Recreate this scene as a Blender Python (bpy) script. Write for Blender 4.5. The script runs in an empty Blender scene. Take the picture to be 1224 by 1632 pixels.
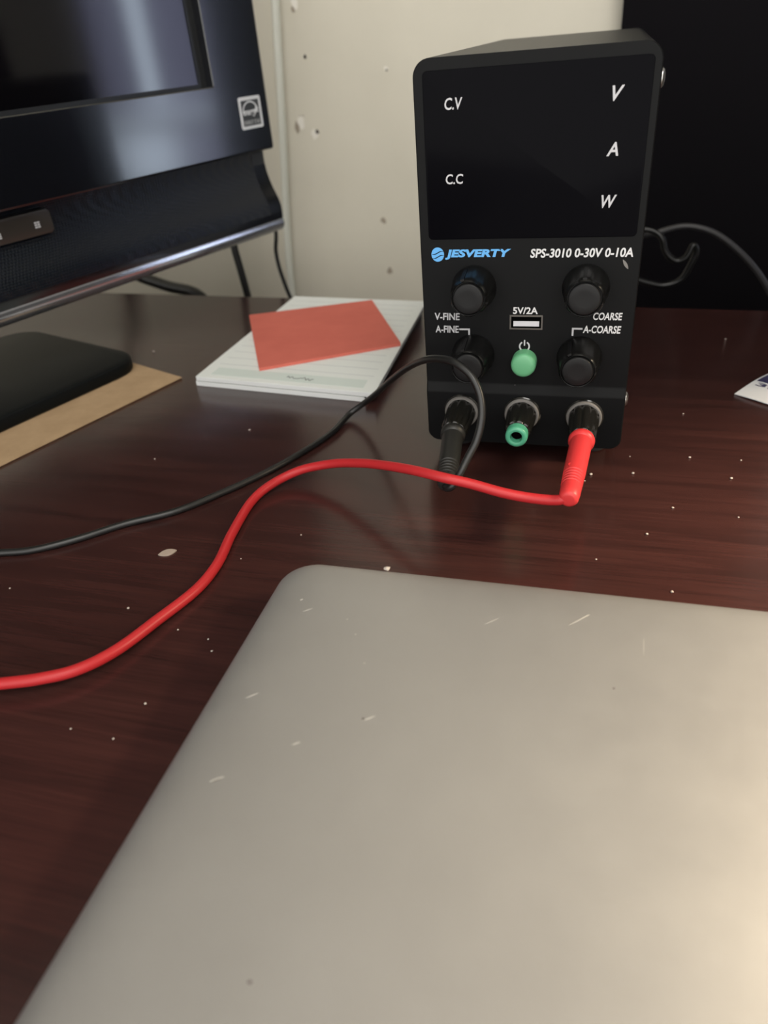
import bpy, bmesh, math, random
from mathutils import Vector, Matrix

random.seed(7)
scene = bpy.context.scene
col = scene.collection
MM = 0.001

# ------------------------------------------------------------------ camera
PITCH, ROLL, YAW = 0.579357, -0.0923634, -0.3148038
fw = Vector((math.sin(YAW) * math.cos(PITCH), math.cos(YAW) * math.cos(PITCH), -math.sin(PITCH)))
rt = Vector((math.cos(YAW), -math.sin(YAW), 0))
up = rt.cross(fw)
cr, sr = math.cos(ROLL), math.sin(ROLL)
rt2 = cr * rt + sr * up
up2 = -sr * rt + cr * up
cam = bpy.data.cameras.new('camera')
cam.sensor_fit = 'VERTICAL'
cam.sensor_height = 8.0
cam.sensor_width = 6.0
cam.lens = 1161.98 / 1632 * 8.0
cam.clip_start = 0.005
cam.clip_end = 20
cam.dof.use_dof = True
cam.dof.focus_distance = 0.285
cam.dof.aperture_fstop = 2.4
camo = bpy.data.objects.new('camera', cam)
col.objects.link(camo)
m = Matrix.Identity(4)
for i in range(3):
    m[i][0], m[i][1], m[i][2] = rt2[i], up2[i], -fw[i]
m[0][3], m[1][3], m[2][3] = 0.0697635, -0.2923929, 0.1653199
camo.matrix_world = m
scene.camera = camo

# ------------------------------------------------------------------ light
world = bpy.data.worlds.new('world')
scene.world = world
world.use_nodes = True
bg = world.node_tree.nodes['Background']
bg.inputs[0].default_value = (1.0, 0.98, 0.94, 1)
bg.inputs[1].default_value = 2.45


def area(name, loc, target, size, power, color):
    l = bpy.data.lights.new(name, 'AREA')
    l.shape = 'RECTANGLE'
    l.size, l.size_y = size
    l.energy = power
    l.color = color
    o = bpy.data.objects.new(name, l)
    o.location = loc
    d = Vector(target) - Vector(loc)
    o.rotation_euler = d.to_track_quat('-Z', 'Y').to_euler()
    col.objects.link(o)
    return o


area('ceiling_light', (0.45, -1.05, 1.60), (0.45, -0.95, 0), (0.8, 0.8), 16.0, (1.0, 0.965, 0.91))
lamp = bpy.data.lights.new('lamp_light', 'SPOT')
lamp.energy = 45.0
lamp.spot_size = math.radians(75)
lamp.spot_blend = 1.0
lamp.color = (1.0, 0.80, 0.55)
lamp.shadow_soft_size = 0.04
lampo = bpy.data.objects.new('lamp_light', lamp)
lampo.location = (0.50, -0.02, 0.30)
lampo.rotation_euler = (Vector((0.33, -0.11, 0.0)) - Vector((0.50, -0.02, 0.30))).to_track_quat('-Z', 'Y').to_euler()
col.objects.link(lampo)

scene.view_settings.view_transform = 'Standard'
scene.view_settings.look = 'None'
scene.view_settings.exposure = 0.08
scene.view_settings.gamma = 1.0
scene.view_settings.use_curve_mapping = False


# ------------------------------------------------------------------ materials
def mat(name, color, rough=0.5, metal=0.0, spec=0.5, coat=0.0, coat_rough=0.1, emit=None, emit_s=0.0):
    mt = bpy.data.materials.new(name)
    mt.use_nodes = True
    b = mt.node_tree.nodes['Principled BSDF']
    b.inputs['Base Color'].default_value = (*color, 1)
    b.inputs['Roughness'].default_value = rough
    b.inputs['Metallic'].default_value = metal
    b.inputs['Specular IOR Level'].default_value = spec
    b.inputs['Coat Weight'].default_value = coat
    b.inputs['Coat Roughness'].default_value = coat_rough
    if emit:
        b.inputs['Emission Color'].default_value = (*emit, 1)
        b.inputs['Emission Strength'].default_value = emit_s
    return mt


def nodes(mt):
    nt = mt.node_tree
    return nt, nt.nodes, nt.links, nt.nodes['Principled BSDF']


def coords(nt, scale=(1, 1, 1), rot=(0, 0, 0)):
    tc = nt.nodes.new('ShaderNodeTexCoord')
    mp = nt.nodes.new('ShaderNodeMapping')
    mp.inputs['Scale'].default_value = scale
    mp.inputs['Rotation'].default_value = rot
    nt.links.new(tc.outputs['Object'], mp.inputs[0])
    return mp.outputs[0]


def noise(nt, vec, scale, detail=4, rough=0.55, dist=0.0):
    n = nt.nodes.new('ShaderNodeTexNoise')
    n.inputs['Scale'].default_value = scale
    n.inputs['Detail'].default_value = detail
    n.inputs['Roughness'].default_value = rough
    n.inputs['Distortion'].default_value = dist
    nt.links.new(vec, n.inputs['Vector'])
    return n.outputs[0]


def ramp(nt, fac, stops):
    r = nt.nodes.new('ShaderNodeValToRGB')
    el = r.color_ramp.elements
    while len(el) < len(stops):
        el.new(0.5)
    for e, (p, c) in zip(el, stops):
        e.position = p
        e.color = (*c, 1) if len(c) == 3 else c
    nt.links.new(fac, r.inputs[0])
    return r.outputs[0]


def bump(nt, fac, strength, dist=0.001):
    b = nt.nodes.new('ShaderNodeBump')
    b.inputs['Strength'].default_value = strength
    b.inputs['Distance'].default_value = dist
    nt.links.new(fac, b.inputs['Height'])
    nt.links.new(b.outputs[0], nt.nodes['Principled BSDF'].inputs['Normal'])


def mixc(nt, fac, a, b, mode='MIX'):
    mx = nt.nodes.new('ShaderNodeMix')
    mx.data_type = 'RGBA'
    mx.blend_type = mode
    for sock, v in ((mx.inputs[0], fac), (mx.inputs[6], a), (mx.inputs[7], b)):
        if isinstance(v, (int, float)):
            sock.default_value = v
        elif isinstance(v, tuple):
            sock.default_value = (*v, 1)
        else:
            nt.links.new(v, sock)
    return mx.outputs[2]


def flecked(mt, base, fleck, scale, thresh):
    """dust flecks scattered over a plain colour"""
    nt, N, L, b = nodes(mt)
    vec = coords(nt)
    v = N.new('ShaderNodeTexVoronoi')
    v.inputs['Scale'].default_value = scale
    L.new(vec, v.inputs['Vector'])
    near = ramp(nt, v.outputs['Distance'], [(0.0, (1, 1, 1)), (0.10, (1, 1, 1)), (0.14, (0, 0, 0))])
    sep = N.new('ShaderNodeSeparateColor')
    L.new(v.outputs['Color'], sep.inputs[0])
    pick = ramp(nt, sep.outputs[0], [(thresh, (0, 0, 0)), (thresh + 0.02, (1, 1, 1))])
    mask = mixc(nt, 1.0, near, pick, 'MULTIPLY')
    L.new(mixc(nt, mask, base, fleck), b.inputs['Base Color'])
    return mt


# wood desk
M_wood = mat('cherry_laminate', (0.06, 0.02, 0.014), 0.20, spec=0.36)
nt, N, L, b = nodes(M_wood)
v1 = coords(nt, (2.0, 34, 20), (0, 0, math.radians(-5)))
g1 = noise(nt, v1, 3.0, 6, 0.6, 0.7)
v2 = coords(nt, (7, 230, 40), (0, 0, math.radians(-5)))
g2 = noise(nt, v2, 4.0, 5, 0.65, 0.3)
c1 = ramp(nt, g1, [(0.28, (0.0245, 0.0105, 0.0096)), (0.5, (0.0395, 0.0152, 0.0135)), (0.72, (0.0525, 0.0200, 0.0170))])
c2 = ramp(nt, g2, [(0.30, (0.76, 0.75, 0.75)), (0.58, (1, 1, 1)), (0.75, (1.10, 1.08, 1.06))])
L.new(mixc(nt, 0.85, c1, c2, 'MULTIPLY'), b.inputs['Base Color'])
L.new(ramp(nt, g2, [(0.3, (0.23,) * 3), (0.7, (0.17,) * 3)]), b.inputs['Roughness'])
bump(nt, g2, 0.06, 0.0004)

# painted wall
M_wall = mat('beige_wall_paint', (0.62, 0.56, 0.455), 0.75, spec=0.25)
nt, N, L, b = nodes(M_wall)
vv = coords(nt)
w1 = noise(nt, vv, 9, 4)
L.new(ramp(nt, w1, [(0.3, (0.625, 0.592, 0.500)), (0.7, (0.675, 0.640, 0.545))]), b.inputs['Base Color'])
w2 = noise(nt, vv, 120, 5)
bump(nt, w2, 0.10, 0.001)
M_room = mat('room_paint', (0.54, 0.52, 0.48), 0.8, spec=0.2)
M_trim = mat('white_trim_paint', (0.72, 0.73, 0.66), 0.45)
M_plaster = mat('white_plaster', (0.80, 0.77, 0.70), 0.9)
M_hole = mat('nail_hole_dark', (0.05, 0.04, 0.035), 0.9)
M_scuff = mat('grey_scuff', (0.33, 0.28, 0.22), 0.9)
M_floor = mat('brown_carpet', (0.14, 0.125, 0.11), 0.95)
M_ceil = mat('ceiling_paint', (0.7, 0.68, 0.62), 0.9)
M_panel = mat('matt_black_board', (0.0042, 0.0036, 0.0050), 0.75, spec=0.08)
nt, N, L, b = nodes(M_panel)
bump(nt, noise(nt, coords(nt), 900, 3), 0.15, 0.0005)

# power supply
M_case = flecked(mat('black_powder_coat', (0.012, 0.0125, 0.0125), 0.42, spec=0.4), (0.0075, 0.0080, 0.0082), (0.22, 0.21, 0.20), 330, 0.985)
nt, N, L, b = nodes(M_case)
bump(nt, noise(nt, coords(nt), 2600, 2), 0.10, 0.0002)
M_face = flecked(mat('black_front_panel', (0.010, 0.0105, 0.0105), 0.5, spec=0.12), (0.0040, 0.0042, 0.0046), (0.30, 0.29, 0.28), 260, 0.975)
M_glass = flecked(mat('black_display_glass', (0.003, 0.003, 0.0035), 0.16, spec=0.03), (0.0026, 0.0025, 0.0036), (0.12, 0.12, 0.13), 260, 0.97)
M_ink = mat('white_ink', (0.60, 0.60, 0.61), 0.6)
M_ink2 = mat('pale_grey_ink', (0.46, 0.46, 0.48), 0.6)
M_blue = mat('blue_ink', (0.10, 0.36, 0.72), 0.55)
M_knob = mat('black_rubber_knob', (0.005, 0.005, 0.005), 0.30, spec=0.32)
M_knobcap = mat('black_knob_cap', (0.006, 0.006, 0.0065), 0.42, spec=0.25)
M_groove = mat('knob_groove', (0.003, 0.003, 0.003), 0.7)
M_green = mat('green_plastic', (0.115, 0.36, 0.185), 0.38)
M_greent = mat('green_terminal_plastic', (0.075, 0.34, 0.205), 0.3)
M_steel = mat('steel', (0.55, 0.54, 0.52), 0.3, metal=1.0)
M_usb = mat('usb_shell', (0.13, 0.12, 0.11), 0.4, metal=0.9)
M_usbw = mat('usb_white_tongue', (0.52, 0.52, 0.55), 0.5)
M_dark = mat('dark_void', (0.002, 0.002, 0.002), 0.8, spec=0.0)
M_ring = mat('grey_dusty_ring', (0.16, 0.15, 0.14), 0.55)
M_term = mat('smoky_black_plastic', (0.010, 0.0095, 0.008), 0.18, spec=0.6)
M_rubber = mat('rubber_foot', (0.01, 0.01, 0.01), 0.8)
# leads
M_red = mat('red_silicone', (0.43, 0.020, 0.024), 0.42, spec=0.35)
M_redp = mat('red_plug_plastic', (0.56, 0.034, 0.036), 0.42, spec=0.4)
M_blk = mat('black_silicone', (0.010, 0.010, 0.010), 0.36, spec=0.5)
M_blkp = flecked(mat('black_plug_plastic', (0.016, 0.016, 0.015), 0.45), (0.014, 0.014, 0.013), (0.20, 0.20, 0.17), 420, 0.95)
M_cord = mat('grey_black_cord', (0.022, 0.021, 0.023), 0.5)
# tv
M_bezel = mat('glossy_black_bezel', (0.0045, 0.005, 0.007), 0.13, spec=0.5, coat=0.5, coat_rough=0.22)
M_screen = mat('dark_screen', (0.0025, 0.0022, 0.003), 0.08, spec=0.5)
M_tvmatt = mat('matt_black_tv', (0.010, 0.011, 0.012), 0.5)
M_grille = mat('black_speaker_mesh', (0.0045, 0.0065, 0.0105), 0.24, spec=0.34)
nt, N, L, b = nodes(M_grille)
v = N.new('ShaderNodeTexVoronoi')
v.inputs['Scale'].default_value = 720
v.inputs['Randomness'].default_value = 0.0
L.new(coords(nt, (1, 1, 1), (0, 0, math.radians(-19.4))), v.inputs['Vector'])
bump(nt, v.outputs['Distance'], 0.5, 0.0008)
M_lip = mat('satin_grey_lip', (0.46, 0.47, 0.50), 0.20, metal=0.85)
M_ctrl = mat('brown_touch_strip', (0.035, 0.030, 0.026), 0.25)
M_foot = mat('black_stand_foot', (0.0060, 0.0070, 0.0073), 0.45, spec=0.10)
M_sticker = mat('silver_white_sticker', (0.62, 0.63, 0.64), 0.45)
M_stickerd = mat('sticker_dark', (0.025, 0.027, 0.028), 0.5)
M_stickerg = mat('sticker_grey', (0.30, 0.31, 0.31), 0.5)
# paper
M_kraft = mat('kraft_paper', (0.40, 0.275, 0.160), 0.85, spec=0.2)
nt, N, L, b = nodes(M_kraft)
k = noise(nt, coords(nt, (1, 1, 1)), 60, 6, 0.7)
L.new(ramp(nt, k, [(0.3, (0.36, 0.245, 0.140)), (0.7, (0.44, 0.305, 0.180))]), b.inputs['Base Color'])
M_paper = mat('white_paper', (0.72, 0.745, 0.72), 0.8, spec=0.2)
M_paperedge = mat('paper_edge', (0.62, 0.63, 0.63), 0.85, spec=0.2)
M_header = mat('pale_green_header', (0.60, 0.66, 0.625), 0.8, spec=0.2)
M_rule = mat('rule_line', (0.50, 0.52, 0.53), 0.8)
M_pencil = mat('pencil_grey', (0.18, 0.19, 0.19), 0.8)
M_redcard = mat('terracotta_paper', (0.56, 0.125, 0.075), 0.8, spec=0.2)
nt, N, L, b = nodes(M_redcard)
k = noise(nt, coords(nt), 45, 5, 0.6)
L.new(ramp(nt, k, [(0.3, (0.55, 0.135, 0.100)), (0.7, (0.61, 0.155, 0.115))]), b.inputs['Base Color'])
M_packet = mat('white_foil_packet', (0.52, 0.53, 0.55), 0.35)
M_navy = mat('navy_print', (0.030, 0.028, 0.075), 0.4)
M_lilac = mat('lilac_print', (0.30, 0.29, 0.42), 0.4)
# laptop
M_alu = mat('silver_aluminium', (0.56, 0.545, 0.51), 0.46, metal=0.7)
nt, N, L, b = nodes(M_alu)
k = noise(nt, coords(nt), 30, 6, 0.7)
L.new(ramp(nt, k, [(0.3, (0.378, 0.373, 0.370)), (0.7, (0.392, 0.388, 0.384))]), b.inputs['Base Color'])
L.new(ramp(nt, k, [(0.3, (0.44,) * 3), (0.7, (0.50,) * 3)]), b.inputs['Roughness'])
bump(nt, noise(nt, coords(nt), 3500, 2), 0.06, 0.0002)
M_scr = mat('bright_scratch', (0.58, 0.57, 0.54), 0.35, metal=0.3)
M_scrd = mat('dark_dent', (0.10, 0.09, 0.08), 0.6)
M_crumb = mat('white_crumb', (0.46, 0.41, 0.37), 0.8)
M_flake = mat('pale_wood_flake', (0.34, 0.275, 0.225), 0.7)
M_curtain = mat('backlit_curtain', (0.30, 0.28, 0.34), 0.9)
nt, N, L, b = nodes(M_curtain)
b.inputs['Transmission Weight'].default_value = 0.0
tr_ = N.new('ShaderNodeBsdfTranslucent')
tr_.inputs[0].default_value = (0.42, 0.38, 0.47, 1)
mxs = N.new('ShaderNodeMixShader')
mxs.inputs[0].default_value = 0.6
L.new(b.outputs[0], mxs.inputs[1])
L.new(tr_.outputs[0], mxs.inputs[2])
L.new(mxs.outputs[0], N['Material Output'].inputs[0])
M_pane = mat('window_daylight', (0.05, 0.05, 0.05), 0.4, emit=(0.72, 0.84, 1.0), emit_s=9.0)


# ------------------------------------------------------------------ helpers (all coordinates in millimetres)
def tag(o, label, cat, group=None):
    o['label'] = label
    o['category'] = cat
    if group:
        o['group'] = group
    return o


def root(name, loc, label, cat, group=None):
    o = bpy.data.objects.new(name, None)
    o.location = Vector(loc) * MM
    o.empty_display_size = 0.02
    col.objects.link(o)
    return tag(o, label, cat, group)


def mesh(name, verts, faces, mt, parent=None, smooth=40):
    me = bpy.data.meshes.new(name)
    me.from_pydata([Vector(v) * MM for v in verts], [], faces)
    bm = bmesh.new()
    bm.from_mesh(me)
    bmesh.ops.recalc_face_normals(bm, faces=bm.faces)
    bm.to_mesh(me)
    bm.free()
    me.materials.append(mt)
    if smooth:
        for p in me.polygons:
            p.use_smooth = True
        me.set_sharp_from_angle(angle=math.radians(smooth))
    o = bpy.data.objects.new(name, me)
    col.objects.link(o)
    if parent is not None:
        o.parent = parent
        if parent.type == 'EMPTY':
            o.matrix_parent_inverse = Matrix.Translation(-parent.location)
    return o


def struct(name, *a, **k):
    o = mesh(name, *a, **k)
    o['kind'] = 'structure'
    return o


def box(x0, x1, y0, y1, z0, z1):
    vs = [(x, y, z) for x in (x0, x1) for y in (y0, y1) for z in (z0, z1)]
    fs = [(0, 1, 3, 2), (4, 6, 7, 5), (0, 4, 5, 1), (2, 3, 7, 6), (0, 2, 6, 4), (1, 5, 7, 3)]
    return vs, fs


def join(*parts):
    V, F = [], []
    for vs, fs in parts:
        n = len(V)
        V += list(vs)
        F += [tuple(i + n for i in f) for f in fs]
    return V, F


def loft(loops, cap0=True, cap1=True):
    n = len(loops[0])
    V = [p for lp in loops for p in lp]
    F = []
    for i in range(len(loops) - 1):
        for j in range(n):
            k = (j + 1) % n
            F.append((i * n + j, i * n + k, (i + 1) * n + k, (i + 1) * n + j))
    if cap0:
        F.append(tuple(range(n)))
    if cap1:
        F.append(tuple((len(loops) - 1) * n + j for j in range(n)))
    return V, F


def rrect(x0, x1, y0, y1, r, seg=6):
    """rounded rectangle, r = radius or (r at x0y0, x1y0, x1y1, x0y1)"""
    rs = r if isinstance(r, tuple) else (r,) * 4
    out = []
    for (cx, cy, a0), rr in zip(((x0, y0, 180), (x1, y0, 270), (x1, y1, 0), (x0, y1, 90)), rs):
        ox = cx + (rr if cx == x0 else -rr)
        oy = cy + (rr if cy == y0 else -rr)
        for i in range(seg + 1):
            a = math.radians(a0 + 90 * i / seg)
            out.append((ox + rr * math.cos(a), oy + rr * math.sin(a)))
    return out


def slab(outline, z0, z1, bev=0.0, f=lambda x, y, z: (x, y, z)):
    """prism over a 2-D outline with softened edges; f maps (x,y,z) to world"""
    cx = sum(p[0] for p in outline) / len(outline)
    cy = sum(p[1] for p in outline) / len(outline)
    ex = max(abs(p[0] - cx) for p in outline)
    ey = max(abs(p[1] - cy) for p in outline)

    def ins(d):
        return [(cx + (x - cx) * (1 - d / ex), cy + (y - cy) * (1 - d / ey)) for x, y in outline]
    if bev > 0:
        b3 = bev * 0.3
        lv = [(bev, z0), (b3, z0 + b3), (0, z0 + bev), (0, z1 - bev), (b3, z1 - b3), (bev, z1)]
    else:
        lv = [(0, z0), (0, z1)]
    return loft([[f(x, y, z) for x, y in ins(d)] for d, z in lv])


def frame_of(d):
    d = Vector(d).normalized()
    a = Vector((0, 0, 1)) if abs(d.z) < 0.9 else Vector((1, 0, 0))
    s = d.cross(a).normalized()
    return d, s, s.cross(d).normalized()


def lathe(origin, axis, prof, seg=32, flute=0, fdepth=0.0, cap0=True, cap1=True, frange=None):
    d, s, t = frame_of(axis)
    o = Vector(origin)
    loops = []
    for i, (h, r) in enumerate(prof):
        lp = []
        for j in range(seg):
            a = 2 * math.pi * j / seg
            rr = r
            if flute and (frange is None or frange[0] <= i <= frange[1]):
                rr = r - fdepth * (0.5 + 0.5 * math.cos(a * flute)) ** 3
            lp.append(o + d * h + s * (rr * math.cos(a)) + t * (rr * math.sin(a)))
        loops.append(lp)
    return loft(loops, cap0, cap1)


def spline(pts, per=10):
    P = [Vector(p) for p in pts]
    P = [P[0] * 2 - P[1]] + P + [P[-1] * 2 - P[-2]]
    out = []
    for i in range(1, len(P) - 2):
        p0, p1, p2, p3 = P[i - 1:i + 3]
        t0 = 0.0
        t1 = t0 + max(1e-4, (p1 - p0).length) ** 0.5
        t2 = t1 + max(1e-4, (p2 - p1).length) ** 0.5
        t3 = t2 + max(1e-4, (p3 - p2).length) ** 0.5
        for k in range(per):
            t = t1 + (t2 - t1) * k / per
            A1 = p0 * ((t1 - t) / (t1 - t0)) + p1 * ((t - t0) / (t1 - t0))
            A2 = p1 * ((t2 - t) / (t2 - t1)) + p2 * ((t - t1) / (t2 - t1))
            A3 = p2 * ((t3 - t) / (t3 - t2)) + p3 * ((t - t2) / (t3 - t2))
            B1 = A1 * ((t2 - t) / (t2 - t0)) + A2 * ((t - t0) / (t2 - t0))
            B2 = A2 * ((t3 - t) / (t3 - t1)) + A3 * ((t - t1) / (t3 - t1))
            out.append(B1 * ((t2 - t) / (t2 - t1)) + B2 * ((t - t1) / (t2 - t1)))
    out.append(P[-2])
    return out


def tube(pts, r, seg=14, per=10):
    C = spline(pts, per) if per > 1 else [Vector(p) for p in pts]
    loops = []
    t0 = (C[1] - C[0]).normalized()
    _, s, _ = frame_of(t0)
    for i, c in enumerate(C):
        t = (C[min(i + 1, len(C) - 1)] - C[max(i - 1, 0)]).normalized()
        s = (s - t * s.dot(t)).normalized()
        q = t.cross(s)
        loops.append([c + s * (r * math.cos(2 * math.pi * j / seg)) + q * (r * math.sin(2 * math.pi * j / seg)) for j in range(seg)])
    return loft(loops)


def text(name, s, mt, parent, f, x0, x1, z0, z1, shear=0.0, bold=0.0, thick=0.12, fit=True):
    """lettering fitted to a rectangle of a surface; f(x, z, h) maps to world mm"""
    cu = bpy.data.curves.new(name, 'FONT')
    cu.body = s
    cu.size = 1.0
    cu.shear = shear
    cu.offset = bold
    cu.resolution_u = 3
    cu.extrude = 0.02
    to = bpy.data.objects.new(name, cu)
    col.objects.link(to)
    dg = bpy.context.evaluated_depsgraph_get()
    dg.update()
    me = bpy.data.meshes.new_from_object(to.evaluated_get(dg))
    vs = [v.co.copy() for v in me.vertices]
    fs = [tuple(p.vertices) for p in me.polygons]
    bpy.data.objects.remove(to)
    bpy.data.meshes.remove(me)
    bpy.data.curves.remove(cu)
    ax0, ax1 = min(v.x for v in vs), max(v.x for v in vs)
    ay0, ay1 = min(v.y for v in vs), max(v.y for v in vs)
    out = [f(x0 + (v.x - ax0) / (ax1 - ax0) * (x1 - x0), z0 + (v.y - ay0) / (ay1 - ay0) * (z1 - z0), thick if v.z > 0 else -0.02) for v in vs]
    return mesh(name, out, fs, mt, parent, smooth=0)


def flat(poly, f, h0=-0.02, h1=0.12):
    """thin raised shape from a 2-D polygon on a surface"""
    return loft([[f(x, z, h0) for x, z in poly], [f(x, z, h1) for x, z in poly]])


def arc_band(cx, cz, r0, r1, a0, a1, n=24, sx=1.0):
    o = [(cx + sx * r1 * math.cos(math.radians(a0 + (a1 - a0) * i / n)), cz + r1 * math.sin(math.radians(a0 + (a1 - a0) * i / n))) for i in range(n + 1)]
    i_ = [(cx + sx * r0 * math.cos(math.radians(a1 - (a1 - a0) * i / n)), cz + r0 * math.sin(math.radians(a1 - (a1 - a0) * i / n))) for i in range(n + 1)]
    return o, i_


def band_mesh(o, i_, f, h0=-0.02, h1=0.12):
    n = len(o)
    V, F = [], []
    ii = i_[::-1]
    for h in (h0, h1):
        V += [f(x, z, h) for x, z in o] + [f(x, z, h) for x, z in ii]
    for k in range(n - 1):
        F.append((2 * n + k, 2 * n + k + 1, 3 * n + k + 1, 3 * n + k))
        F.append((k, n + k, n + k + 1, k + 1))
        F.append((k, k + 1, 2 * n + k + 1, 2 * n + k))
        F.append((n + k, 3 * n + k, 3 * n + k + 1, n + k + 1))
    F.append((0, 2 * n, 3 * n, n))
    F.append((n - 1, 2 * n - 1, 4 * n - 1, 3 * n - 1))
    return V, F


# ------------------------------------------------------------------ room
FLOOR = -740
struct('floor', *box(-1500, 1700, -1800, 1700, FLOOR - 40, FLOOR), M_floor, smooth=0)
struct('ceiling', *box(-1500, 1740, -1800, 1700, 1660, 1700), M_ceil, smooth=0)
WY = 445
wall = struct('wall_back', *box(-1500, 265, WY, WY + 90, FLOOR, 1660), M_wall, smooth=0)
struct('wall_left', *box(-1540, -1500, -1800, 1700, FLOOR, 1660), M_room, smooth=0)
struct('wall_alcove', *box(-1500, 1740, 1700, 1740, FLOOR, 1660), M_room, smooth=0)
# right wall with its window opening
wy0, wy1, wz0, wz1 = 700, 1140, -215, 900
struct('wall_right', *join(box(1700, 1740, -1800, wy0, FLOOR, 1660), box(1700, 1740, wy1, 1700, FLOOR, 1660),
                           box(1700, 1740, wy0, wy1, FLOOR, wz0), box(1700, 1740, wy0, wy1, wz1, 1660)), M_room, smooth=0)
win = struct('window_1', *join(box(1690, 1730, wy0, wy0 + 40, wz0, wz1), box(1690, 1730, wy1 - 40, wy1, wz0, wz1),
                               box(1690, 1730, wy0 + 40, wy1 - 40, wz0, wz0 + 35), box(1690, 1730, wy0 + 40, wy1 - 40, wz1 - 40, wz1),
                               box(1692, 1728, wy0 + 40, wy1 - 40, -30, 0)), M_trim, smooth=0)
mesh('pane', *box(1710, 1716, wy0 + 40, wy1 - 40, wz0 + 35, -30), M_pane, win, smooth=0)
mesh('pane', *box(1710, 1716, wy0 + 40, wy1 - 40, 0, wz1 - 40), M_pane, win, smooth=0)
for cy0, cy1, cz0 in ((wy0 + 20, 850, 20), (905, wy1 - 20, 20), (905, wy1 - 20, -190)):
    vs_, fs_ = [], []
    nc = 40
    for i in range(nc + 1):
        for z_ in (cz0, 860 if cz0 > 0 else -20):
            vs_.append((1676 + 5 * math.sin(i * 0.9), cy0 + (cy1 - cy0) * i / nc, z_))
    for i in range(nc):
        fs_.append((2 * i, 2 * i + 1, 2 * i + 3, 2 * i + 2))
    mesh('curtain', vs_, fs_, M_curtain, win)

# white strip running up the wall
struct('trim_1', *tube([(-252, WY - 3, -300), (-250.5, WY - 3, -66), (-247, WY - 3, -7), (-239.5, WY - 3, 63), (-233, WY - 3, 126),
                        (-226, WY - 3, 197), (-213, WY - 3, 330), (-200, WY - 3, 480), (-185, WY - 3, 700)], 3.9, 12, 6), M_trim)


def wf(x, z, h):
    return (x, WY - h, z)


def blob(cx, cz, rx, rz, n=11, jit=0.3):
    return [(cx + rx * (1 + random.uniform(-jit, jit)) * math.cos(2 * math.pi * i / n), cz + rz * (1 + random.uniform(-jit, jit)) * math.sin(2 * math.pi * i / n)) for i in range(n)]


for (x, z, r) in ((-205.6, 153, 1.5), (-202.0, 91.5, 1.7), (-129.5, 137.5, 0.9)):
    mesh('nail_hole', *flat(blob(x, z, r, r * 1.1), wf, -0.5, 0.5), M_hole, wall, smooth=0)
for (x, z, rx, rz) in ((-205.0, 89.2, 3.6, 4.0), (-217.0, 99.5, 3.6, 6.0), (-130.0, 138.6, 1.9, 1.7), (-209.0, 193.5, 3.2, 6.0)):
    mesh('plaster_chip', *flat(blob(x, z, rx, rz), wf, -0.5, 0.35), M_plaster, wall, smooth=0)
for (x, z, rx, rz) in ((-222.0, 96.5, 2.4, 4.6), (-142.5, 9.5, 2.6, 3.0), (-139.8, -40, 2.6, 3.6), (-216.0, 104.5, 2.2, 2.0), (-211.5, 189.0, 2.0, 2.6)):
    mesh('scuff_mark', *flat(blob(x, z, rx, rz), wf, -0.5, 0.25), M_scuff, wall, smooth=0)

# tall black board behind the power supply
pr = root('black_board', (165, 430, FLOOR), 'tall matt black board standing against the wall behind the power supply', 'board')
mesh('board_panel', *slab(rrect(69.8, 262, FLOOR, 900, 2, 3), 0, 16, 0.8, lambda x, y, z: (x, 425 + z - 3, y)), M_panel, pr)
mesh('board_batten', *box(120, 210, 438.2, 444, -300, 500), M_panel, pr, smooth=0)

# ------------------------------------------------------------------ desk
dk = root('desk', (0, -150, FLOOR), 'dark cherry wood desk under the laptop and power supply', 'desk')


def edge_y(x):
    return 234.9 - 0.0628 * (x + 247)


XL, XR, YF = -900, 900, -420
top = [(XL, YF), (XR, YF), (XR, edge_y(XR)), (XL, edge_y(XL))]
mesh('desktop', *slab(top, -26, 0, 1.2), M_wood, dk, smooth=30)
mesh('side_panel', *box(XL + 20, XL + 42, YF + 30, 240, FLOOR, -26), M_wood, dk, smooth=0)
mesh('side_panel', *box(XR - 42, XR - 20, YF + 30, 150, FLOOR, -26), M_wood, dk, smooth=0)
mesh('modesty_panel', *box(XL + 42, XR - 42, 120, 138, -420, -26), M_wood, dk, smooth=0)

# speaker-shaped box added out of view to shade the far right of the desk
sp = root('shade_box', (300, 130, 0), 'added black speaker-shaped box, out of view, shading the far right of the desk', 'light blocker')
mesh('shade_box_body', *slab(rrect(240, 350, 62, 200, 4, 4), 3, 210, 3), M_panel, sp)
mesh('shade_box_large_cone', *lathe((295, 62.5, 75), (0, -1, 0), [(0, 44), (2, 44), (2.5, 40), (-6, 16), (-3, 8), (-2, 1)], 40), M_knob, sp)
mesh('shade_box_small_cone', *lathe((295, 62.5, 160), (0, -1, 0), [(0, 22), (1.5, 22), (1.5, 14), (3, 9), (4, 2)], 32), M_knob, sp)
for fx, fy in ((255, 76), (335, 76), (255, 186), (335, 186)):
    mesh('rubber_foot', *lathe((fx, fy, 0), (0, 0, 1), [(0, 6), (3.2, 6)], 16), M_rubber, sp)

# ------------------------------------------------------------------ laptop
lp = root('laptop', (135, -215, 0), 'closed silver aluminium laptop with light scratches on its lid, on the desk', 'laptop')
LX0, LX1, LY0, LY1 = -26.8, 300, -330, -106.0


def lap_loop(d, z):
    r = max(1.0, 12.5 - d * 0.8)
    return [(x, y, z) for x, y in rrect(LX0 + d, LX1 - d, LY0 + d, LY1 - d, r, 8)]


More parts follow.
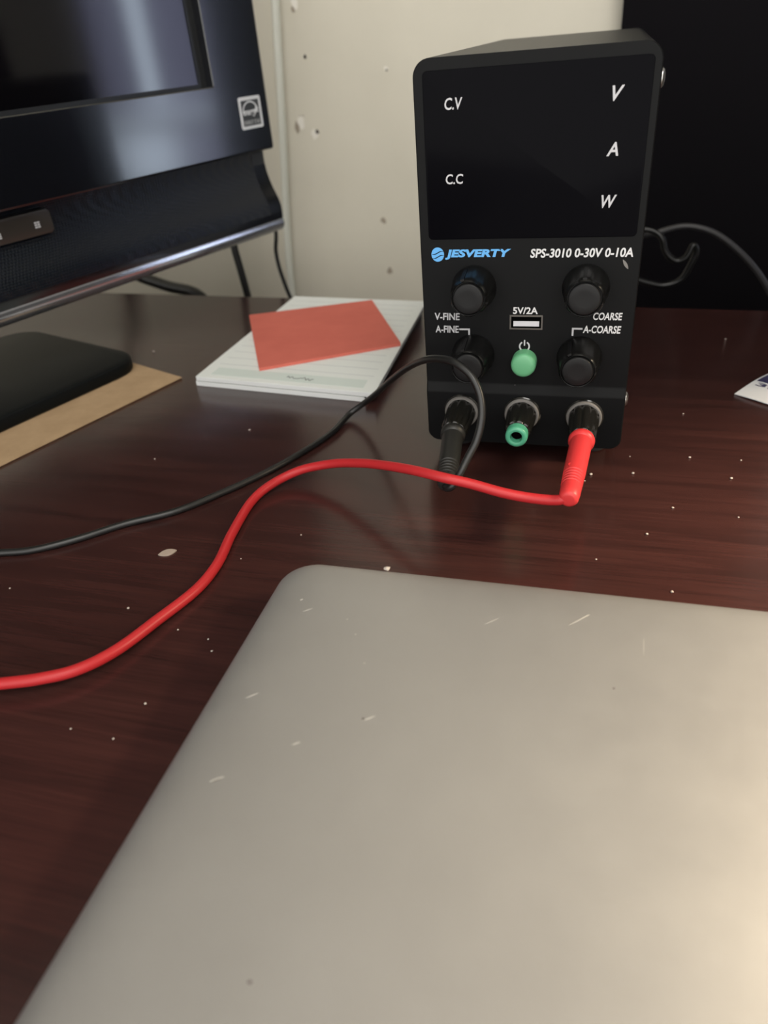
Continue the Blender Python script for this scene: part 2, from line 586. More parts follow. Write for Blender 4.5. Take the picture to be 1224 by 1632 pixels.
lid = mesh('lid', *loft([lap_loop(d, z) for d, z in ((1.6, 10.6), (0.4, 10.8), (0.0, 11.3), (0.05, 12.0), (0.4, 12.8), (1.1, 13.6), (2.2, 14.3), (4.0, 14.95),
                                                     (6.5, 15.4), (10.0, 15.75), (15.0, 15.95), (20.0, 16.0))]), M_alu, lp, smooth=60)
mesh('base', *loft([lap_loop(d, z) for d, z in ((12, 1.2), (6, 1.5), (3, 2.6), (1.2, 4.6), (0.4, 7.0), (0.2, 9.4), (0.6, 10.2), (1.6, 10.5))]), M_alu, lp, smooth=60)
for fx, fy in ((0, -130), (272, -130), (0, -305), (272, -305)):
    mesh('rubber_foot', *lathe((fx, fy, 0), (0, 0, 1), [(0, 5.5), (0.4, 6), (2.2, 6)], 20), M_rubber, lp)


def lf(x, y, h):
    return (x, y, 16.0 + h)


def lens_shape(cx, cy, ln, w, ang, n=10):
    o = []
    for i in range(2 * n):
        t = i / n
        k = 1 if i < n else -1
        u = (t if i < n else 2 - t) * 2 - 1
        o.append((u * ln / 2, k * w / 2 * (1 - u * u) + 0.02 * k))
    ca, sa = math.cos(math.radians(ang)), math.sin(math.radians(ang))
    return [(cx + x * ca - y * sa, cy + x * sa + y * ca) for x, y in o]


for (x, y, ln, w, ang) in ((-10.7, -196.6, 3.6, 0.55, 14), (21.0, -170.9, 3.4, 0.4, 16), (4.8, -182.5, 2.4, 0.4, 14), (-13.2, -169.6, 3.6, 0.25, 18),
                           (-10.2, -133.0, 3.2, 0.22, 14), (72, -123, 8, 0.14, 24), (90, -131, 7, 0.14, 66), (47, -128, 5, 0.14, 20),
                           (3.5, -135, 0.6, 0.5, 0), (8.0, -141, 0.6, 0.5, 0), (14, -152, 0.6, 0.5, 0), (-14, -128.6, 1.0, 0.6, 20)):
    s_ = mesh('scratch', *flat(lens_shape(x, y, ln, w * 0.6, ang + 22), lf, -0.05, 0.03), M_scr, lid, smooth=0)
for (x, y, ln, w, ang) in ((-10.6, -196.9, 2.6, 0.28, 14), (19.4, -171.4, 0.8, 0.7, 0), (16.2, -237.3, 0.9, 0.9, 0), (82.1, -148.5, 0.7, 0.6, 0)):
    mesh('dent', *flat(lens_shape(x, y, ln, w * 0.8, ang + 22), lf, -0.05, 0.04), M_scrd, lid, smooth=0)

# ------------------------------------------------------------------ power supply
PB = 8.0   # height of its rubber feet
PW, PH, PD = 84.0, 148.9, 207.8
ps = root('power_supply', (PW / 2, PD / 2, 0), 'black bench power supply with four knobs and dark display, standing on the desk', 'power supply')


def pf(x, z, h):
    return (x, -h, PB + z)


RR = (4.5, 4.5, 6.0, 6.0)


def case_loop(d, y):
    return [(x, y, PB + z) for x, z in rrect(d, PW - d, d, PH - d, tuple(max(0.5, r - d) for r in RR), 8)]


mesh('case', *loft([case_loop(0.6, 1.0), case_loop(0.0, 1.6), case_loop(0.0, PD - 1), case_loop(1.0, PD)]), M_case, ps)


# front plate: flat upper part, a bevelled step and a lower strip that stands a little proud
def face_y(z):
    if z > 27.8:
        return 0.0
    if z > 23.8:
        return -1.4 * (27.8 - z) / 4.0
    return -1.4


def half_width(z):
    rt_, rb_ = 6.0, 4.5
    if z > PH - rt_:
        k = z - (PH - rt_)
        return PW / 2 - (rt_ - math.sqrt(max(0, rt_ * rt_ - k * k)))
    if z < rb_:
        k = rb_ - z
        return PW / 2 - (rb_ - math.sqrt(max(0, rb_ * rb_ - k * k)))
    return PW / 2


zs = [4.5 - 4.5 * math.cos(math.radians(a)) for a in range(0, 91, 10)] + [14, 23.3, 23.8, 24.4, 25.8, 27.2, 27.8, 28.4, 60, 100, 142.9] + \
     [142.9 + 6.0 * math.sin(math.radians(a)) for a in range(10, 91, 10)]
V, F = [], []
for z in zs:
    hw = max(half_width(z), 0.2)
    y = face_y(z)
    V += [(PW / 2 - hw, 1.2, PB + z), (PW / 2 - hw, y + 0.4, PB + z), (PW / 2 - hw + 0.4, y, PB + z),
          (PW / 2 + hw - 0.4, y, PB + z), (PW / 2 + hw, y + 0.4, PB + z), (PW / 2 + hw, 1.2, PB + z)]
for i in range(len(zs) - 1):
    for j in range(5):
        F.append((i * 6 + j, i * 6 + j + 1, i * 6 + 7 + j, i * 6 + 6 + j))
F.append(tuple(range(6)))
F.append(tuple((len(zs) - 1) * 6 + j for j in range(6)))
mesh('front_panel', V, F, M_face, ps, smooth=35)

disp = mesh('display_window', *slab(rrect(3.6, 81.4, 88.0, 145.0, 1.6, 4), 0, 0.7, 0.25, lambda x, y, z: (x, 0.1 - z, PB + y)), M_glass, ps)


def df(x, z, h):
    return (x, -0.6 - h, PB + z)


text('display_lettering', 'C.V', M_ink2, disp, df, 11.4, 17.9, 132.6, 136.4, 0.15, 0.015)
text('display_lettering', 'C.C', M_ink2, disp, df, 11.1, 17.7, 108.0, 111.5, 0.08, 0.015)
text('display_lettering', 'V', M_ink2, disp, df, 68.6, 72.6, 132.2, 136.8, 0.30, 0.02)
text('display_lettering', 'A', M_ink2, disp, df, 68.4, 72.4, 115.3, 119.7, 0.22, 0.02)
text('display_lettering', 'W', M_ink2, disp, df, 67.9, 73.2, 98.2, 102.6, 0.25, 0.02)

# maker's badge
lg = mesh('badge_disc', *flat([(6.9 + 2.55 * math.cos(2 * math.pi * i / 32), 82.2 + 2.75 * math.sin(2 * math.pi * i / 32)) for i in range(32)], pf), M_blue, ps, smooth=0)


def pf2(x, z, h):
    return (x, -0.12 - h, PB + z)


for (z0, amp, th) in ((82.9, 0.35, 0.34), (81.3, 0.35, 0.34)):
    up_, lo_ = [], []
    for i in range(15):
        t = i / 14
        x = 4.7 + 4.6 * t
        z = z0 + 0.75 * (t - 0.5) + amp * math.sin((t - 0.5) * 5.2)
        w = th * (0.4 + 0.8 * math.sin(math.pi * t))
        up_.append((x, z + w / 2))
        lo_.append((x, z - w / 2))
    mesh('badge_stripe', *band_mesh(up_, lo_[::-1], pf2, -0.02, 0.04), M_face, lg, smooth=0)
text('badge_lettering', 'JESVERTY', M_blue, ps, pf, 9.9, 35.8, 80.2, 84.1, 0.18, 0.045)
text('model_lettering', 'SPS-3010 0-30V 0-10A', M_ink, ps, pf, 43.2, 81.0, 80.6, 84.0, 0.12, 0.025)
text('knob_lettering', 'V-FINE', M_ink2, ps, pf, 4.7, 15.2, 55.6, 58.6, 0.05, 0.018)
text('knob_lettering', 'A-FINE', M_ink2, ps, pf, 4.8, 14.7, 50.2, 53.2, 0.05, 0.018)
text('knob_lettering', 'COARSE', M_ink, ps, pf, 68.4, 79.4, 56.4, 59.4, 0.12, 0.022)
text('knob_lettering', 'A-COARSE', M_ink, ps, pf, 64.9, 79.4, 51.0, 54.1, 0.12, 0.022)
text('usb_lettering', '5V/2A', M_ink, ps, pf, 37.0, 46.9, 58.5, 61.3, 0.0, 0.02)


def bar(x0, z0, x1, z1):
    return flat([(x0, z0), (x1, z0), (x1, z1), (x0, z1)], pf)


mesh('pointer_line', *join(bar(14.9, 51.4, 19.4, 52.1), bar(18.7, 48.6, 19.4, 51.4)), M_ink2, ps, smooth=0)
mesh('pointer_line', *join(bar(60.6, 52.4, 64.7, 53.1), bar(60.6, 49.8, 61.3, 52.4)), M_ink2, ps, smooth=0)
mesh('scuff_fleck', *flat(lens_shape(78.6, 77.9, 4.2, 1.1, -58), pf, -0.02, 0.05), M_ring, ps, smooth=0)
mesh('power_symbol', *join(band_mesh(*arc_band(42.0, 44.9, 1.65, 2.25, 120, 420, 28), pf), bar(41.72, 45.2, 42.28, 47.6)), M_ink2, ps, smooth=0)

# usb socket
ub = mesh('usb_port', *join(box(35.8, 49.0, -0.5, 0.2, PB + 57.5, PB + 58.2), box(35.8, 49.0, -0.5, 0.2, PB + 52.2, PB + 52.8),
                            box(35.8, 36.4, -0.5, 0.2, PB + 52.8, PB + 57.5), box(48.4, 49.0, -0.5, 0.2, PB + 52.8, PB + 57.5)), M_usb, ps, smooth=0)
mesh('usb_opening', *box(36.4, 48.4, -0.10, 0.1, PB + 52.8, PB + 57.5), M_dark, ub, smooth=0)
mesh('usb_tongue', *box(37.3, 47.6, -0.35, 0.0, PB + 53.5, PB + 55.6), M_usbw, ub, smooth=0)

# power button
mesh('power_button', *lathe((42.2, 0.2, PB + 38.6), (0, -1, 0), [(0, 5.2), (4.6, 5.15), (5.6, 4.9), (6.2, 4.3), (6.5, 3.2), (6.65, 1.6)], 32), M_green, ps, smooth=50)


# knobs
def knob(x, z, ang):
    kb = mesh('knob', *lathe((x, 0.3, PB + z), (0, -1, 0), [(0, 8.8), (0.9, 9.0), (2.0, 8.8), (3.8, 8.5), (12.0, 7.7), (13.4, 7.45), (14.3, 7.05), (14.7, 6.65), (14.5, 6.35), (13.7, 6.25)],
                             72, flute=6, fdepth=0.55, frange=(3, 6), cap1=True), M_knob, ps, smooth=45)
    mesh('knob_cap', *lathe((x, -13.1, PB + z), (0, -1, 0), [(0, 6.0), (1.6, 6.0), (2.0, 5.8), (2.15, 5.4), (2.1, 3.0), (2.05, 1.0)], 48), M_knobcap, kb, smooth=50)
    a = math.radians(ang)
    c, s = math.cos(a), math.sin(a)
    # raised pointer rib from the skirt to the rim
    V = []
    for (h, r0, r1) in ((3.5, 8.0, 8.85), (13.9, 6.9, 7.75)):
        for r in (r0, r1):
            for w in (-0.75, 0.75):
                V.append((x + c * r - s * w, -h, PB + z + s * r + c * w))
    Fq = [(0, 1, 3, 2), (4, 6, 7, 5), (0, 4, 5, 1), (2, 3, 7, 6), (0, 2, 6, 4), (1, 5, 7, 3)]
    mesh('knob_pointer', V, Fq, M_knobcap, kb, smooth=0)
    return kb


knob(21.3, 69.0, 108)
knob(64.8, 69.2, 92)
knob(20.7, 40.7, 106)
knob(64.2, 40.6, 118)


# binding posts
def post(x, z, k=1.0):
    o = (x, -1.2, PB + z)
    bp_ = mesh('binding_post', *lathe(o, (0, -1, 0), [(0, 8.0), (0.7, 8.0), (1.1, 7.6), (1.2, 6.5), (2.2, 6.45), (9, 6.1), (19.5 * k, 5.5), (21.0 * k, 5.2), (21.4 * k, 4.6)], 72,
                                      flute=9, fdepth=0.55, frange=(3, 7)), M_term, ps, smooth=35)
    mesh('post_ring', *lathe(o, (0, -1, 0), [(1.0, 7.4), (1.9, 7.3), (2.2, 7.0), (2.2, 6.3), (1.1, 6.3)], 40, cap0=False, cap1=False), M_ring, bp_)
    return bp_


TZ = 14.9
post(15.6, TZ)
gp = post(41.9, TZ, 0.84)
post(68.0, TZ)
gt = mesh('green_socket', *lathe((41.9, -17.8, PB + TZ - 0.3), (0, -1, 0), [(0, 4.6), (4.2, 4.6), (5.0, 4.45), (5.5, 3.9), (5.6, 3.1), (5.3, 2.5), (2.2, 2.35)], 36, cap1=True), M_greent, gp, smooth=50)
gt['label'] = 'green plastic socket on the middle terminal'
mesh('socket_bore', *lathe((41.9, -20.0, PB + TZ - 0.3), (0, -1, 0), [(0, 2.3), (0.2, 2.3)], 24), M_dark, gp)

# side screws, feet, mains inlet
for (y, z) in ((9, 137.5), (9, 19.1), (195, 137.5), (195, 19.1)):
    mesh('screw', *lathe((PW - 0.1, y, PB + z), (1, 0, 0), [(0, 3.2), (0.6, 3.15), (1.2, 2.5), (1.5, 1.3), (1.55, 0.4)], 24), M_steel, ps)
    mesh('screw', *lathe((0.1, y, PB + z), (-1, 0, 0), [(0, 3.2), (0.5, 2.9), (0.8, 1.6), (0.85, 0.4)], 24), M_case, ps)
for (x, y) in ((12, 16), (72, 16), (12, 190), (72, 190)):
    mesh('rubber_foot', *lathe((x, y, 0), (0, 0, 1), [(0, 6), (0.6, 6.6), (PB + 0.2, 7)], 24), M_rubber, ps)
mesh('mains_inlet', *slab(rrect(46, 74, 22, 46, 2, 3), 0, 3, 0.5, lambda x, y, z: (x, PD - 0.5 + z, PB + y)), M_knob, ps)

# mains cord behind the supply
mc = root('mains_cable', (110, 245, 0), 'dark grey mains cord arching behind the power supply in front of the black board', 'cord')
mesh('plug', *slab(rrect(49, 71, 25, 43, 3, 4), 0, 26, 2.0, lambda x, y, z: (x, PD + 2.7 + z, PB + y)), M_knob, mc)
mesh('cord', *tube([(62, PD + 27, 40), (74, 246, 38), (88, 254, 36), (104, 261, 36), (111, 262, 37.9), (120, 262, 39.8), (130, 262, 39.2),
                    (142.5, 262, 34.9), (158, 262, 24), (172, 262, 10.5), (182, 262, -2.4), (196, 263, -26), (206, 264, -70), (210, 264, -160), (212, 264, -400)], 2.0, 12, 8), M_cord, mc)
mesh('cord_loop', *tube([(60, 240, 32), (80, 250, 40), (100, 252, 40), (108, 250, 35), (110.4, 250, 28), (113.8, 250, 23.4), (119.9, 250, 20), (125, 250, 22.5),
                         (128.6, 251, 30), (131, 252, 26), (128.4, 252, 16), (123.7, 252, 6.8), (113.8, 251, 3.2), (105.4, 250, 4.5), (90, 248, 10), (74, 244, 20)], 2.0, 12, 8), M_knob, mc)

# ------------------------------------------------------------------ test leads


def plug(parent, p0, p1, mt, scale=1.0):
    p0, p1 = Vector(p0), Vector(p1)
    d = (p1 - p0)
    ln = d.length
    prof = [(0, 4.0), (0.0, 5.0), (0.8, 5.25), (2.2, 5.2), (2.9, 4.7), (3.3, 4.35), (5, 4.35), (ln * 0.55, 4.2), (ln * 0.62, 4.15)]
    h = ln * 0.62
    for k in range(5):
        prof += [(h + 0.4, 4.1 - 0.05 * k), (h + 0.7, 3.75 - 0.05 * k), (h + 1.2, 3.75 - 0.05 * k), (h + 1.5, 4.05 - 0.06 * k)]
        h += 1.75
    prof += [(ln - 4, 3.75), (ln - 1.2, 3.5), (ln - 0.3, 2.9), (ln, 1.9)]
    return mesh('plug', *lathe(p0, d, [(h_, r * scale) for h_, r in prof], 36), mt, parent, smooth=40)


rl = root('test_lead', (10, -60, 0), 'red test lead plugged into the right terminal, its wire curving across the desk', 'cable', 'banana plug test leads')
r0, r1 = (68.0, -22.2, PB + TZ), (65.3, -65, 20.6)
rp = plug(rl, r0, r1, M_redp)
rp['label'] = 'red banana plug with ribbed strain relief'
mesh('wire', *tube([(66.4, -60.5, 20.8), (63.0, -63.2, 19.7), (59.6, -63.1, 19.0), (50.5, -62.6, 19.0), (41.3, -62.8, 20.5), (29.6, -62.3, 23.0), (20.3, -62.8, 25.0), (9.7, -58.7, 24.5), (0.9, -53.5, 22.5), (-12.1, -45.2, 18.5), (-22.3, -39.3, 15.0), (-34.3, -34.1, 11.0), (-42.4, -32.7, 8.5), (-51.4, -33.4, 6.0), (-58.9, -38.2, 4.0), (-64.4, -47.1, 2.8),
                    (-66.5, -55.9, 2.0), (-64.6, -79.2, 2.0), (-61.4, -99.6, 2.0), (-62.0, -114.1, 2.1), (-67.6, -133.0, 2.6),
                    (-73.5, -150.7, 3.4), (-80.3, -161, 4.2), (-89.6, -167.3, 4.8), (-100.5, -171.6, 5.0), (-135, -183, 4.0), (-170, -212, 2.2), (-190, -262, 2.0)], 1.95, 18, 10), M_red, rl)
mesh('embossed_mark', *lathe((64.9, -47.0, 25.0), (0, -0.15, 1), [(0, 1.0), (0.35, 0.95), (0.35, 0.6), (0.05, 0.6)], 18), M_redp, rp)
mesh('embossed_mark', *lathe((65.8, -44.0, 25.2), (0, -0.15, 1), [(0, 0.8), (0.3, 0.75), (0.3, 0.4), (0.05, 0.4)], 18), M_redp, rp)

bl = root('test_lead', (-20, -20, 0), 'black test lead looping from the left terminal and trailing across the desk', 'cable', 'banana plug test leads')
b0, b1 = (15.6, -22.2, PB + TZ), (18.9, -56, 17.2)
bpg = plug(bl, b0, b1, M_blkp)
bpg['label'] = 'black dusty banana plug with ribbed strain relief'
mesh('wire', *tube([(18.4, -52, 17.8), (19.2, -57, 17.2), (21.4, -58.6, 18.6), (24.0, -56.2, 22.4), (26.8, -52, 28.0), (29.8, -48, 34.2), (31.1, -44, 42.8), (29.5, -40, 49.9), (25.8, -37, 55.3), (19.1, -33, 58.5), (11.6, -26, 57),
                    (4.6, -18, 53.3), (-6.4, -3, 44.0), (-19.2, 12.5, 31.0), (-32.5, 26, 16.6), (-41.5, 32.5, 8.0), (-48.6, 31.0, 3.0), (-52.4, 11.5, 1.6),
                    (-60.6, -10.7, 1.5), (-71.2, -31.7, 1.5), (-84, -50.9, 1.5), (-97, -67, 1.5), (-114.1, -79.2, 1.5), (-129.2, -93.1, 1.5),
                    (-143.3, -102.8, 1.5), (-155.6, -106.5, 1.5), (-180, -112, 1.5), (-200, -135, 1.5), (-210, -180, 1.5)], 1.5, 16, 10), M_blk, bl)

# ------------------------------------------------------------------ television
TA = Vector((-237.8, -7.4, 0))
TU = Vector((0.33289, 0.94297, 0))
TN = Vector((0.94297, -0.33289, 0))


def T(s, n, z):
    return tuple(TA + TU * s + TN * n + Vector((0, 0, z)))


def tbox(s0, s1, n0, n1, z0, z1):
    vs, fs = box(s0, s1, n0, n1, z0, z1)
    return [T(*v) for v in vs], fs


kr = tag(mesh('kraft_envelope', *slab([(-300, -118), (104, -64), (98, 37.7), (-300, 37.7)], 0.15, 0.9, 0.2, T), M_kraft, None, smooth=0),
         'flat brown kraft envelope lying on the desk under the television stand', 'envelope')

tv = root('television', T(-70, -70, 0.9), 'black flat-screen television with glossy bezel and speaker bar, beside the wall', 'television')
S0, S1 = -440.0, 281.8
Z1 = 480.0
oz0, os0, os1, oz1 = 144.0, S0 + 50, 231.6, Z1 - 46
# bezel: four-sided frame with a recessed opening


def ring(d_out, n):
    return [T(s, n, z) for s, z in rrect(S0 + d_out, S1 - d_out, 100 + d_out, Z1 - d_out, 1.5, 3)]


def opening(d, n):
    return [T(s, n, z) for s, z in rrect(os0 + d, os1 - d, oz0 + d, oz1 - d, 1.0, 3)]


mesh('bezel', *loft([ring(0.0, -44), ring(0, -31.2), ring(0.35, -30.35), ring(1.2, -30), ring(1.8, -30), opening(-1.2, -30), opening(-0.6, -30), opening(0, -30.6), opening(0.0, -38)], True, False), M_bezel, tv, smooth=35)
mesh('screen', *tbox(os0 - 2, os1 + 2, -39, -37.2, oz0 - 2, oz1 + 2), M_screen, tv, smooth=0)
mesh('inner_border', *join(tbox(os1 - 6.5, os1, -37.4, -36.6, oz0, oz1), tbox(os0, os1 - 6.5, -37.4, -36.6, oz0, oz0 + 2.2)), M_tvmatt, tv, smooth=0)
mesh('back_cover', *loft([[T(s, n, z) for s, z in rrect(S0 + d, S1 - d, 84 + d, Z1 - d, 6, 4)] for d, n in ((1, -41.9), (2, -58), (30, -84), (60, -90))]), M_tvmatt, tv)

# speaker bar below, a curved profile swept along the width
prof = [(-41.8, 99.0), (-42.2, 95.0), (-42.0, 90.0), (-41.3, 85.5), (-40.2, 81.0), (-38.6, 76.5), (-36.6, 72.0), (-34.4, 68.0), (-32.4, 64.0),
        (-31.2, 60.0), (-31.0, 55.5), (-31.2, 50.6), (-33.5, 49.8), (-70, 49.0), (-76, 60), (-76, 99.0)]


def sweep(prof_, s0, s1, n=2, cap=True):
    return loft([[T(s0 + (s1 - s0) * i / (n - 1), p[0], p[1]) for p in prof_] for i in range(n)], cap, cap)


mesh('speaker_bar', *sweep(prof, S0 + 1, S1 - 0.2), M_bezel, tv, smooth=35)
gr = [(p[0] + 0.7, p[1]) for p in prof[0:11]] + [(p[0] - 1.0, p[1]) for p in prof[0:11]][::-1]
mesh('speaker_grille', *sweep(gr, S0 + 20, 268), M_grille, tv, smooth=35)
lipp = [(-31.0, 50.7), (-30.4, 49.6), (-30.2, 47.6), (-30.6, 45.2), (-31.8, 43.2), (-33.8, 42.0), (-60, 43.0), (-60, 50.0)]
mesh('lower_lip', *sweep(lipp, S0 + 1, S1 - 0.6), M_lip, tv, smooth=35)
ct = mesh('control_strip', *slab(rrect(-230, 90.8, 82.6, 95.8, 2.5, 4), -44, -36.0, 0.8, lambda x, y, z: T(x, z, y)), M_ctrl, tv)


def cf(x, z, h):
    return T(x, -36.0 + h, z)


def grid_icon(s, z, w):
    ps_ = []
    for i in range(2):
        for j in range(3):
            x0 = s - w / 2 + i * w * 0.54
            z0 = z - w / 2 + j * w * 0.36
            ps_.append(flat([(x0, z0), (x0 + w * 0.44, z0), (x0 + w * 0.44, z0 + w * 0.26), (x0, z0 + w * 0.26)], cf, -0.02, 0.1))
    return join(*ps_)


mesh('menu_icon', *grid_icon(80.6, 88.6, 3.4), M_ink2, ct, smooth=0)
mesh('menu_icon', *grid_icon(56.0, 87.6, 3.0), M_ink2, ct, smooth=0)

# rating sticker on the bezel corner


def sf(x, z, h):
    return T(x, -30 + h, z)


stk = mesh('rating_sticker', *slab(rrect(251.8, 274.0, 115.5, 135.6, 1.4, 4), -0.1, 0.12, 0.0, lambda x, y, z: sf(x, y, z)), M_sticker, tv, smooth=0)
stk['label'] = 'small silver and black energy rating sticker'
mesh('sticker_panel', *flat(rrect(254.0, 271.8, 117.4, 133.4, 0.4, 2), sf, 0.05, 0.18), M_stickerd, stk, smooth=0)
mesh('sticker_arc', *band_mesh(*arc_band(262.6, 126.3, 5.6, 6.5, 5, 190, 24, 1.2), sf, 0.1, 0.24), M_sticker, stk, smooth=0)
text('sticker_script', 'energy', M_sticker, stk, sf, 255.2, 268.6, 122.8, 127.2, 0.35, 0.02, 0.25)
star = []
for i in range(10):
    r = 2.6 if i % 2 == 0 else 1.1
    a = math.radians(100 + 36 * i)
    star.append((268.6 + r * math.cos(a) * 1.1, 126.8 + r * math.sin(a)))
mesh('sticker_star', *flat(star, sf, 0.1, 0.26), M_sticker, stk, smooth=0)
text('sticker_lettering', 'ENERGY STAR', M_stickerg, stk, sf, 255.0, 270.8, 118.3, 121.0, 0.0, 0.03, 0.24)

# stand
mesh('stand_foot', *slab(rrect(-260, 100, -128, 3.0, 20, 6), 0.95, 8.8, 1.4, T), M_foot, tv, smooth=50)
mesh('stand_neck', *slab(rrect(-150, -10, -72, -46, 8, 5), 8.6, 60, 0.5, T), M_foot, tv)

# leads that hang behind the desk from the television
for nm, pts, r, lab in (
        ('power_cable', [T(-60, -100, 120), (-372, 296, 40), (-362, 299, 16), (-342, 300, -1), (-312, 300, -12), (-279, 300, -22), (-262, 300, -60), (-255, 300, -300)], 5.0, 'thick black cable sagging behind the desk under the television'),
        ('signal_cable', [T(215, -104, 120), (-237.5, 299, 40), (-236.1, 300, 18), (-234, 300, 0), (-231.9, 300, -21), (-230, 300, -60), (-230, 300, -300)], 3.2, 'straight black cable hanging behind the desk below the television'),
        ('aerial_cable', [(-210, 318, 130), (-198, 304, 60), (-195.5, 300, 32), (-198, 300, 18), (-197.4, 300, 5), (-193.5, 300, -14), (-189, 300, -30), (-180, 300, -70), (-180, 300, -300)], 1.7, 'thin black cable curving down beside the white wall strip')):
    tag(mesh(nm, *tube(pts, r, 12, 8), M_blk), lab, 'cable')

# ------------------------------------------------------------------ paper on the desk
pad_lo = [(-154.6, 62.9), (-47.0, 50.5), (-50, 204), (-152, 213)]
pad_hi = [(-153.7, 62.5), (-40.8, 49.5), (-46.2, 203.5), (-149.3, 213.5)]
w1_ = root('writing_pad', (-100, 132, 0), 'lower white writing pad under the lined pad on the desk', 'notepad', 'white writing pads')
mesh('page_block', *slab(pad_lo, 0.0, 2.6, 0.25), M_paperedge, w1_, smooth=0)
mesh('backing_sheet', *slab(pad_lo, 2.6, 2.9, 0.0), M_paper, w1_, smooth=0)
w2_ = root('writing_pad', (-98, 131, 2.9), 'white lined writing pad with pale green header beneath the red paper', 'notepad', 'white writing pads')
mesh('page_block', *slab(pad_hi, 3.3, 5.8, 0.25), M_paperedge, w2_, smooth=0)
pg = mesh('top_page', *slab(pad_hi, 5.8, 6.05, 0.0), M_paper, w2_, smooth=0)
mesh('gum_strip', *slab([(-153.5, 63.0), (-46.8, 50.7), (-47.2, 58), (-153, 68.8)], 2.9, 3.3, 0.0), M_pencil, w2_, smooth=0)


def padpt(u, v, h):
    A, B, C_, D = [Vector((*p, 0)) for p in pad_hi]
    p = (A * (1 - u) + B * u) * (1 - v) + (D * (1 - u) + C_ * u) * v
    return (p.x, p.y, 6.05 + h)


mesh('header_band', *flat([(0.07, 0.030), (0.93, 0.030), (0.93, 0.10), (0.07, 0.10)], padpt, -0.02, 0.05), M_header, pg, smooth=0)
for k in range(13):
    v0 = 0.135 + k * 0.066
    mesh('rule_line', *flat([(0.05, v0), (0.95, v0), (0.95, v0 + 0.004), (0.05, v0 + 0.004)], padpt, -0.02, 0.03), M_rule, pg, smooth=0)
# handwritten scrawl in the header, upside down to the viewer
sc = []
for i in range(46):
    t = i / 45
    sc.append(padpt(0.50 + 0.15 * t, 0.062 + 0.009 * math.sin(t * 41) * (0.5 + 0.5 * math.sin(t * 9 + 1)) + 0.005 * math.sin(t * 13), 0.15))
mesh('handwriting', *tube(sc, 0.22, 6, 3), M_pencil, pg)

rd = [(-164.9, 165.0), (-117.5, 73.0), (-43.5, 117.7), (-85.3, 199.9)]
rr_ = root('red_paper_pad', (-103, 139, 6.1), 'terracotta red rectangular paper pad lying askew on the white pad', 'paper')
mesh('paper_block', *slab(rd, 6.15, 7.7, 0.1), M_redcard, rr_, smooth=0)
mesh('top_sheet', *slab([(x + 0.3, y + 0.2) for x, y in rd], 7.7, 7.95, 0.0), M_redcard, rr_, smooth=0)

# printed packet at the right edge
pk = root('foil_packet', (165, 90, 0), 'white and navy printed packet lying on the desk at the right edge', 'packet')
PA, PBv, PCv = Vector((139.6, 77.9, 0)), Vector((153.2, 66.7, 0)), Vector((157.9, 102.7, 0))
pu = (PBv - PA).normalized()
pv = Vector((-pu.y, pu.x, 0))


def kf(u, v, h):
    p = PA + pu * u + pv * v
    return (p.x, p.y, 0.5 + 2.2 * math.sin(min(1, max(0, v / 46)) * math.pi) + 0.4 * math.sin(u * 0.12) + h)


def sheet(u0, u1, v0, v1, h0, h1, nu=14, nv=10):
    V, F = [], []
    for h in (h0, h1):
        for i in range(nu + 1):
            for j in range(nv + 1):
                V.append(kf(u0 + (u1 - u0) * i / nu, v0 + (v1 - v0) * j / nv, h))
    k = (nu + 1) * (nv + 1)
    for b_ in (0, k):
        for i in range(nu):
            for j in range(nv):
                q = b_ + i * (nv + 1) + j
                F.append((q, q + 1, q + nv + 2, q + nv + 1))
    rim = [i * (nv + 1) for i in range(nu + 1)] + [nu * (nv + 1) + j for j in range(1, nv + 1)] + \
          [i * (nv + 1) + nv for i in range(nu - 1, -1, -1)] + [j for j in range(nv - 1, 0, -1)]
    for a_, b_ in zip(rim, rim[1:] + rim[:1]):
        F.append((a_, b_, k + b_, k + a_))
    return V, F


ks = mesh('packet_sheet', *sheet(0, 80, 0, 46, -0.4, 0.0), M_packet, pk)
mesh('printed_band', *sheet(1.0, 79, 17, 30, -0.05, 0.06), M_navy, ks)
text('packet_lettering', '3EO8G0FE', M_navy, ks, kf, 3, 60, 12.0, 15.6, 0.0, 0.02, 0.1)
text('packet_lettering', 'BEBOB', M_lilac, ks, kf, 5, 70, 20.5, 27.0, 0.1, 0.03, 0.14)

# ------------------------------------------------------------------ crumbs


def crumb(name, x, y, z, r, label, group, mt=None, flatn=0.55):
    V, F = [], []
    n, mrow = 7, 4
    for i in range(mrow + 1):
        ph = math.pi * i / mrow
        for j in range(n):
            a = 2 * math.pi * j / n
            w = 1 + random.uniform(-0.28, 0.28)
            V.append((x + r * math.sin(ph) * math.cos(a) * w, y + r * math.sin(ph) * math.sin(a) * w, z + r * flatn * (1 + math.cos(ph))))
    for i in range(mrow):
        for j in range(n):
            F.append((i * n + j, i * n + (j + 1) % n, (i + 1) * n + (j + 1) % n, (i + 1) * n + j))
    return tag(mesh(name, V, F, mt or M_crumb, None, smooth=0), label, 'crumb', group)


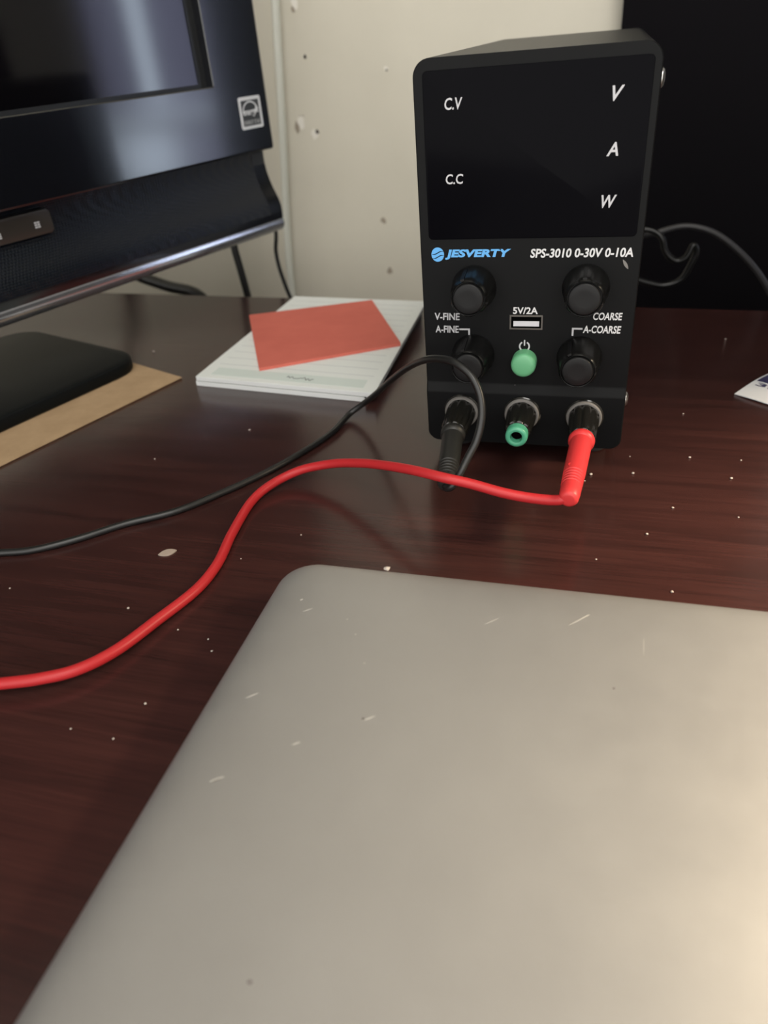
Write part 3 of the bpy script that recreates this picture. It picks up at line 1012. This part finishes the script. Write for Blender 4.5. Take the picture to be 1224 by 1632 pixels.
CR = [
    (89.0, 7.2, .35, 'tiny white crumb just below the lower right corner of the power supply'),
    (72.9, -10.9, .85, 'white crumb closest to the middle of the red plug'),
    (70.5, -16.5, .45, 'small white crumb touching the right side of the red plug'),
    (90.2, -7.6, .75, 'round white crumb on the desk, a plug length right of the red plug'),
    (113.9, 9.2, .75, 'irregular white crumb on the desk midway between power supply and right edge'),
    (134.6, 9.6, .42, 'tiny white crumb on the bare desk, furthest right of all'),
    (128.9, -6.5, .7, 'pale crumb on the desk near the right edge, below the tiniest one'),
    (114.0, 52.9, .5, 'small white crumb on the desk left of the printed packet'),
    (104.8, -32.6, .6, 'pale crumb on the desk right of the red plug end'),
    (128.3, -35.8, .42, 'tiny pale crumb near the right edge above the laptop'),
    (94.6, -52.4, .7, 'oblong white crumb on the desk between red plug and laptop'),
    (76.7, -71.2, .42, 'tiny white crumb below the red plug, close to the laptop'),
    (101.9, -85.5, .65, 'white crumb just behind the back edge of the laptop at the right'),
    (143.5, 155.5, .6, 'faint crumb on the desk behind the printed packet'),
    (-97.6, 11.5, .7, 'white crumb on the desk in front of the white writing pads'),
    (-132.8, -23.4, .55, 'small crumb on the desk between the kraft envelope and black wire'),
    (-53.4, -166.1, .5, 'white crumb in front of the red wire, closest to the laptop edge'),
    (-55.7, -180.1, .42, 'tiny crumb on the desk left of the laptop, lowest in the picture'),
    (-70.8, -179.4, .36, 'tiny crumb on the desk below the red wire, furthest left there'),
    (-212.5, 112.6, 0.9, 'pale crumb on the desk behind the kraft envelope corner'),
    (-83.7, -126.8, .65, 'greyish crumb on the desk left of the red wire, below the flake'),
    (-59.8, -133.8, .38, 'tiny crumb right beside the red wire, on its laptop side'),
    (-47.1, -136.2, .4, 'upper of two tiny crumbs between red wire and laptop edge'),
    (-43.2, -141.2, .45, 'lower of two tiny crumbs between red wire and laptop edge'),
    (-55.1, -92.3, .36, 'tiny crumb on the desk right of the red wire bend'),
    (-37.2, -73.4, .42, 'tiny crumb on the desk behind the laptop corner'),
    (-136.9, -124.5, .45, 'small crumb at the far left below the black wire')]
for x, y, r, lab in CR:
    crumb('crumb', x, y, 0, r * 0.85, lab, 'white crumbs on the desk')
crumb('crumb', 8.6, -107.0, 14.2, 1.1, 'larger white crumb perched on the back edge of the laptop', None)
fl = [(x, y) for x, y in lens_shape(-86.4, -93.6, 7.4, 4.2, 34)]
tag(mesh('wood_flake', *slab(fl, 0.0, 0.6, 0.15), M_flake, None, smooth=0), 'pale pointed flake lying on the desk between the two wires', 'flake')
